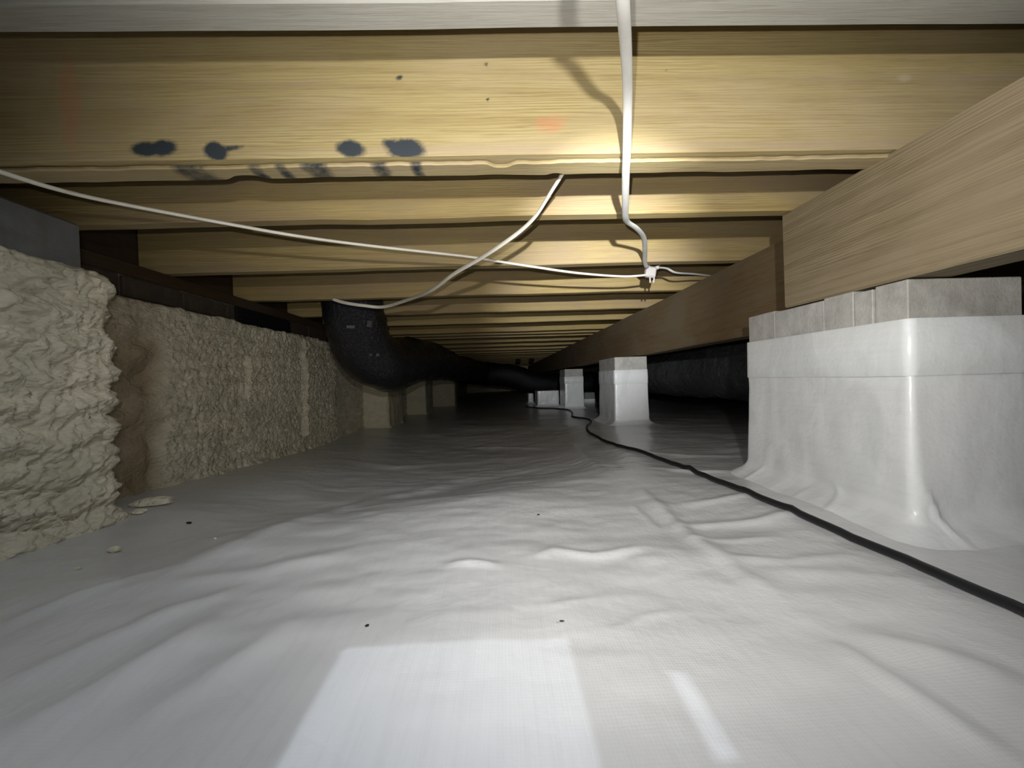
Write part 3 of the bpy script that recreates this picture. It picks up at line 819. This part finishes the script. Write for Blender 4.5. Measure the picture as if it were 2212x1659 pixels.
# ================================================================ ducts
def flex_duct(name, pts, r, n, label, ring=0.030, seg=48, mat='duct'):
    Q, s = spline(pts, n)
    a = np.linspace(0, 2 * np.pi, seg, endpoint=False)
    S, Aa = np.meshgrid(s, a, indexing='ij')
    rad = r + 0.004 * np.abs(np.sin(np.pi * S / ring + 0.6 * np.sin(Aa))) + 0.010 * vnoise(S, Aa * r, 7, 4) + 0.005 * fbm(S * 2.5, Aa * r, 16, 6, 2)
    rad = rad * (1 + 0.03 * vnoise(np.cos(Aa), np.sin(Aa), 2, 3) * 0)
    # keep the seam of the ring closed
    w = sstep(0.85, 1.0, Aa / (2 * np.pi)); rad = rad * (1 - w) + rad[:, :1] * w
    P = tube_grid(Q, rad, seg, (1, 0.2, 0))
    f = grid_faces(n, seg, True).tolist(); f.append(list(range(seg))); f.append([(n - 1) * seg + k for k in range(seg)])
    root = thing(name, label, 'duct', tuple(Q[n // 2]))
    o = fix_normals(link('jacket', P.reshape(-1, 3), f, M[mat], None, True))
    under(o, root)
    return root

left_duct = flex_duct('flexible_duct', [
    (-0.7005, 1.8400, 0.8596),
    (-0.6897, 1.8400, 0.6853),
    (-0.6846, 1.8600, 0.5572),
    (-0.6618, 1.9200, 0.4329),
    (-0.6075, 2.1000, 0.3746),
    (-0.5798, 2.5500, 0.4226),
    (-0.5571, 3.2000, 0.4410),
    (-0.4952, 4.3000, 0.4147),
    (-0.3449, 5.6000, 0.4155),
    (-0.3279, 6.6000, 0.4232),
], 0.138, 200, 'bent black flexible duct hanging from the joists over the left wall')
jm = left_duct.children[0].data
tree = BVHTree.FromPolygons([v.co.copy() for v in jm.vertices], [tuple(p.vertices) for p in jm.polygons])
for (px_, py_, pz_, w_, h_, rz_) in [
    (-0.6502, 1.7000, 0.5170, 0.0340, 0.0120, -0.20),
    (-0.5445, 1.7200, 0.5208, 0.0220, 0.0280, 0.30),
    (-0.5904, 1.7900, 0.3998, 0.0160, 0.0100, 0.30),
    (-0.5576, 1.8000, 0.3994, 0.0140, 0.0140, 0.40),
]:
    v, f = box_data(-w_ / 2, w_ / 2, -0.0012, 0.0012, -h_ / 2, h_ / 2, 0.0003)
    o = fix_normals(link('printed_mark', v, f, M['print']))
    hit, nrm, _, _ = tree.find_nearest(Vector((px_, py_, pz_)))
    if nrm.dot(hit - Vector((px_, py_, pz_))) > 0: nrm = -nrm
    o.rotation_euler = nrm.to_track_quat('-Y', 'Z').to_euler()
    o.location = hit + nrm * 0.001
    under(o, left_duct)
flex_duct('flexible_duct', [
    (1.7716, 1.7500, 0.2674),
    (1.6200, 2.0000, 0.2871),
    (1.4599, 2.3000, 0.3021),
    (1.3784, 2.7000, 0.3083),
    (1.3961, 3.2000, 0.3033),
    (1.5734, 4.2000, 0.2962),
    (1.6853, 5.6000, 0.2840),
], 0.20, 170, 'thick black flexible duct on the far side of the girder at right', mat='duct_grey')
flex_duct('flexible_duct', [(-0.70, 7.3, EYE + 0.14), (-0.3, 7.0, EYE + 0.12), (0.2, 6.9, EYE + 0.06), (0.6, 6.9, EYE - 0.08), (1.0, 7.0, EYE - 0.12), (2.2, 7.4, EYE - 0.12)], 0.20, 90,
          'black duct crossing the far end of the crawl space', seg=28)
for k, x in enumerate((0.32, 0.56)):
    o = box('hanger_strap', x - 0.045, x + 0.045, 6.85, 6.86, EYE + 0.30, JB + 0.01, M['void'], 0.001)
    tag(o, ('left', 'right')[k] + ' of two black straps holding up the far crossing duct', 'strap', 'straps of the far duct')

# ================================================================ cables
c_main = tube('electrical_cable', [
    (0.105, -1.30, JB + 0.070), (0.100, -0.50, JB + 0.068), (0.092, -0.02, JB + 0.066), (0.090, 0.12, JB + 0.020),
    (0.0767, 0.2250, 0.6004),
    (0.0940, 0.2750, 0.6028),
    (0.1233, 0.3550, 0.6156),
    (0.1515, 0.4300, 0.6375),
    (0.1822, 0.5150, 0.6488),
    (0.2009, 0.5750, 0.6311),
    (0.2080, 0.6000, 0.6145),
    (0.2181, 0.6360, 0.6070),
    (0.2463, 0.7250, 0.6037),
    (0.2748, 0.8120, 0.6067),
    (0.2953, 0.8580, 0.6133),
    (0.3331, 0.9050, 0.6164),
    (0.3818, 0.9900, 0.6235),
    (0.4297, 1.1100, 0.6262),
    (0.4637, 1.2000, 0.6246),
    (0.4945, 1.2650, 0.6254),
], 0.0066, 12, 150, M['cable_grey'], flat=0.5)
tag(c_main, 'thick white cable coming down the middle to the splice', 'cable', 'cables under the joists')
c_diag = tube('electrical_cable', [
    (0.150, 0.735, SUB - 0.004), (0.142, 0.725, JB + 0.12),
    (0.1301, 0.7000, 0.6544),
    (0.1247, 0.7050, 0.6430),
    (0.1075, 0.7400, 0.6265),
    (0.0859, 0.8000, 0.6102),
    (0.0596, 0.8500, 0.6006),
    (0.0187, 0.8900, 0.5852),
    (-0.0380, 0.9500, 0.5704),
    (-0.1197, 1.0600, 0.5627),
    (-0.2120, 1.2200, 0.5564),
    (-0.3414, 1.4600, 0.5803),
    (-0.4734, 1.6000, 0.5842),
    (-0.5541, 1.6000, 0.5920),
    (-0.6288, 1.6000, 0.6053),
    (-0.6788, 1.6000, 0.6218),
], 0.0066, 12, 130, M['cable'], flat=0.5, twist=[0.5, 0.4, 0.2, 0.0, 0.0])
tag(c_diag, 'cream cable sagging from the stained joist down to the bent duct', 'cable', 'cables under the joists')
c_thin = tube('electrical_cable', [
    (-1.070, 0.545, JB - 0.006), (-0.880, 0.560, JB - 0.006),
    (-0.7507, 0.5800, 0.6076),
    (-0.7374, 0.6000, 0.6042),
    (-0.7241, 0.6600, 0.6081),
    (-0.6857, 0.7200, 0.6120),
    (-0.5492, 0.8200, 0.6101),
    (-0.4428, 0.8900, 0.6089),
    (-0.3070, 0.9500, 0.6057),
    (-0.0911, 1.0400, 0.6049),
    (-0.0175, 1.0700, 0.6013),
    (0.1020, 1.1200, 0.5953),
    (0.2537, 1.2000, 0.5949),
    (0.4116, 1.2600, 0.5970),
    (0.5032, 1.2850, 0.6061),
], 0.0036, 10, 140, M['cable'])
tag(c_thin, 'thin cream cable strung from the left edge to the splice', 'cable', 'cables under the joists')
c_right = tube('electrical_cable', [
    (0.5375, 1.2900, 0.6316),
    (0.5855, 1.3200, 0.6360),
    (0.6269, 1.3400, 0.6261),
    (0.7239, 1.4000, 0.6353),
    (0.8178, 1.4600, 0.6424),
], 0.0055, 10, 50, M['cable_grey'], flat=0.6)
tag(c_right, 'short grey cable from the splice to the dark girder', 'cable', 'cables under the joists')

# ---- splice
SP = Vector((0.5145, 1.2850, 0.6152))
root = thing('cable_splice', 'white plastic cable splice hanging where the cables meet', 'splice', tuple(SP))
def local_box(name, c, sx, sy, sz, mat, b=0.002, rot=(0, 0, 0)):
    v, f = box_data(-sx / 2, sx / 2, -sy / 2, sy / 2, -sz / 2, sz / 2, b)
    o = fix_normals(link(name, v, f, mat)); o.parent = root
    o.location = c; o.rotation_euler = rot
    return o
local_box('housing', (0, 0, 0), 0.036, 0.022, 0.036, M['plastic'], 0.005, (0.1, 0.12, 0.1))
local_box('collar', (-0.010, 0, 0.023), 0.018, 0.016, 0.014, M['plastic'], 0.004)
local_box('clip', (0.022, 0, 0.014), 0.016, 0.012, 0.012, M['plastic'], 0.003, (0, -0.4, 0))
for dx in (-0.002, 0.011):
    local_box('prong', (dx, 0.0, -0.026), 0.005, 0.004, 0.020, M['plastic'], 0.001, (0, 0.12 * dx / 0.01, 0))
tie = tube('tie_tail', [(0.024, 0, 0.016), (0.034, -0.004, 0.026), (0.042, -0.006, 0.044), (0.047, -0.006, 0.056)], 0.0016, 6, 14, M['plastic'])
tie.parent = root

# ---- black cord on the ground sheet
cord_pts = [
    (0.62, -1.30, 0.0), (0.56, -0.40, 0.0), (0.530, 0.10, 0.0), (0.537, 0.26, 0.0),
    (0.5435, 0.3490, -0.0020),
    (0.5515, 0.3931, -0.0016),
    (0.5502, 0.4374, -0.0019),
    (0.5534, 0.4900, -0.0038),
    (0.5505, 0.5494, -0.0041),
    (0.5404, 0.6170, 0.0002),
    (0.5283, 0.7675, 0.0025),
    (0.5164, 1.0263, -0.0017),
    (0.4970, 1.3053, -0.0086),
    (0.4582, 1.4892, -0.0110),
    (0.4420, 1.6662, -0.0175),
    (0.4361, 1.8829, -0.0182),
    (0.4592, 2.0771, -0.0143),
    (0.5626, 2.4189, -0.0209),
    (0.5728, 2.5820, -0.0207),
    (0.5313, 2.6890, -0.0207),
    (0.5248, 2.8662, -0.0280),
    (0.6007, 3.2757, -0.0388),
    (0.6357, 3.6558, -0.0469),
    (0.5517, 3.9405, -0.0527),
    (0.4072, 4.1699, -0.0603),
    (0.2760, 4.4857, -0.0636),
]
Q, s = spline([(x, y, 0) for x, y, z in cord_pts], 320)
Q[:, 2] = ground(Q[:, 0], Q[:, 1]) + 0.0068
P = tube_grid(Q, 0.0064, 10)
f = grid_faces(320, 10, True).tolist(); f.append(list(range(10))); f.append([319 * 10 + k for k in range(10)])
cord = fix_normals(link('power_cord', P.reshape(-1, 3), f, M['cord'], None, True))
tag(cord, 'black cord snaking over the white ground sheet into the dark', 'cord')

# ================================================================ scraps on the ground sheet
def scrap(name, p, sx, sy, sz, rz, mat, label, cat, seed, group=None):
    rr = np.random.RandomState(seed)
    n, m = 6, 9; V = []
    for i in range(1, n):
        th = math.pi * i / n
        for j in range(m):
            a = 2 * math.pi * j / m; k = 0.72 + 0.5 * rr.rand()
            V.append((sx / 2 * k * math.sin(th) * math.cos(a), sy / 2 * k * math.sin(th) * math.sin(a), sz / 2 * math.cos(th) * (0.8 + 0.3 * rr.rand())))
    F = grid_faces(n - 1, m, True).tolist(); F.append(list(range(m))); F.append([(n - 2) * m + k for k in range(m)])
    o = fix_normals(link(name, V, F, mat))
    o.location = (p[0], p[1], float(ground(p[0], p[1])) + sz * 0.42); o.rotation_euler = (0, 0, rz)
    return tag(o, label, cat, group)
for p, sx, sy, sz, rz, mt, lab, cat in [
    ((-0.8203, 0.9197, 0.0018), 0.085, 0.034, 0.022, 0.35, 'foam', 'larger cream foam scrap beside the near foam pier', 'foam'),
    ((-0.8037, 0.8647, 0.0008), 0.03, 0.016, 0.012, 0.2, 'foam', 'middling cream foam crumb touching the near foam pier', 'foam'),
    ((-0.6810, 0.6858, -0.0088), 0.022, 0.016, 0.012, -0.2, 'foam', 'small pointed foam scrap on the sheet at lower left', 'foam'),
    ((-0.6636, 0.6123, -0.0032), 0.01, 0.007, 0.005, 0.3, 'foam', 'tiny foam crumb nearest the left edge', 'foam'),
    ((-0.5477, 0.7377, -0.0137), 0.007, 0.005, 0.004, 0.1, 'foam', 'tiny white foam crumb out on the pale sheet at left', 'foam'),
    ((-1.0162, 1.2748, -0.0147), 0.02, 0.01, 0.008, 0.3, 'foam', 'tiny foam crumb at the foot of the long foam wall', 'foam'),
    ((-0.6718, 0.8329, -0.0143), 0.015, 0.007, 0.004, -0.3, 'black_bit', 'small black scrap lying on the sheet at left', 'scrap'),
    ((0.0585, 0.4178, 0.0020), 0.0055, 0.002, 0.002, 0, 'black_bit', 'tiny dark fleck in the middle foreground', 'scrap'),
    ((0.0661, 0.7638, -0.0033), 0.006, 0.003, 0.003, 0.3, 'black_bit', 'tiny dark fleck in the centre beyond the creases', 'scrap'),
    ((-0.1567, 0.4271, 0.0019), 0.005, 0.004, 0.002, 0.3, 'black_bit', 'tiny grey-brown fleck left of the bright patch', 'scrap'),
]:
    scrap('foam_scrap' if mt == 'foam' else 'dark_scrap', p, sx, sy, sz, rz, M[mt], lab, cat, int(abs(p[0]) * 1000), 'scraps on the ground sheet')
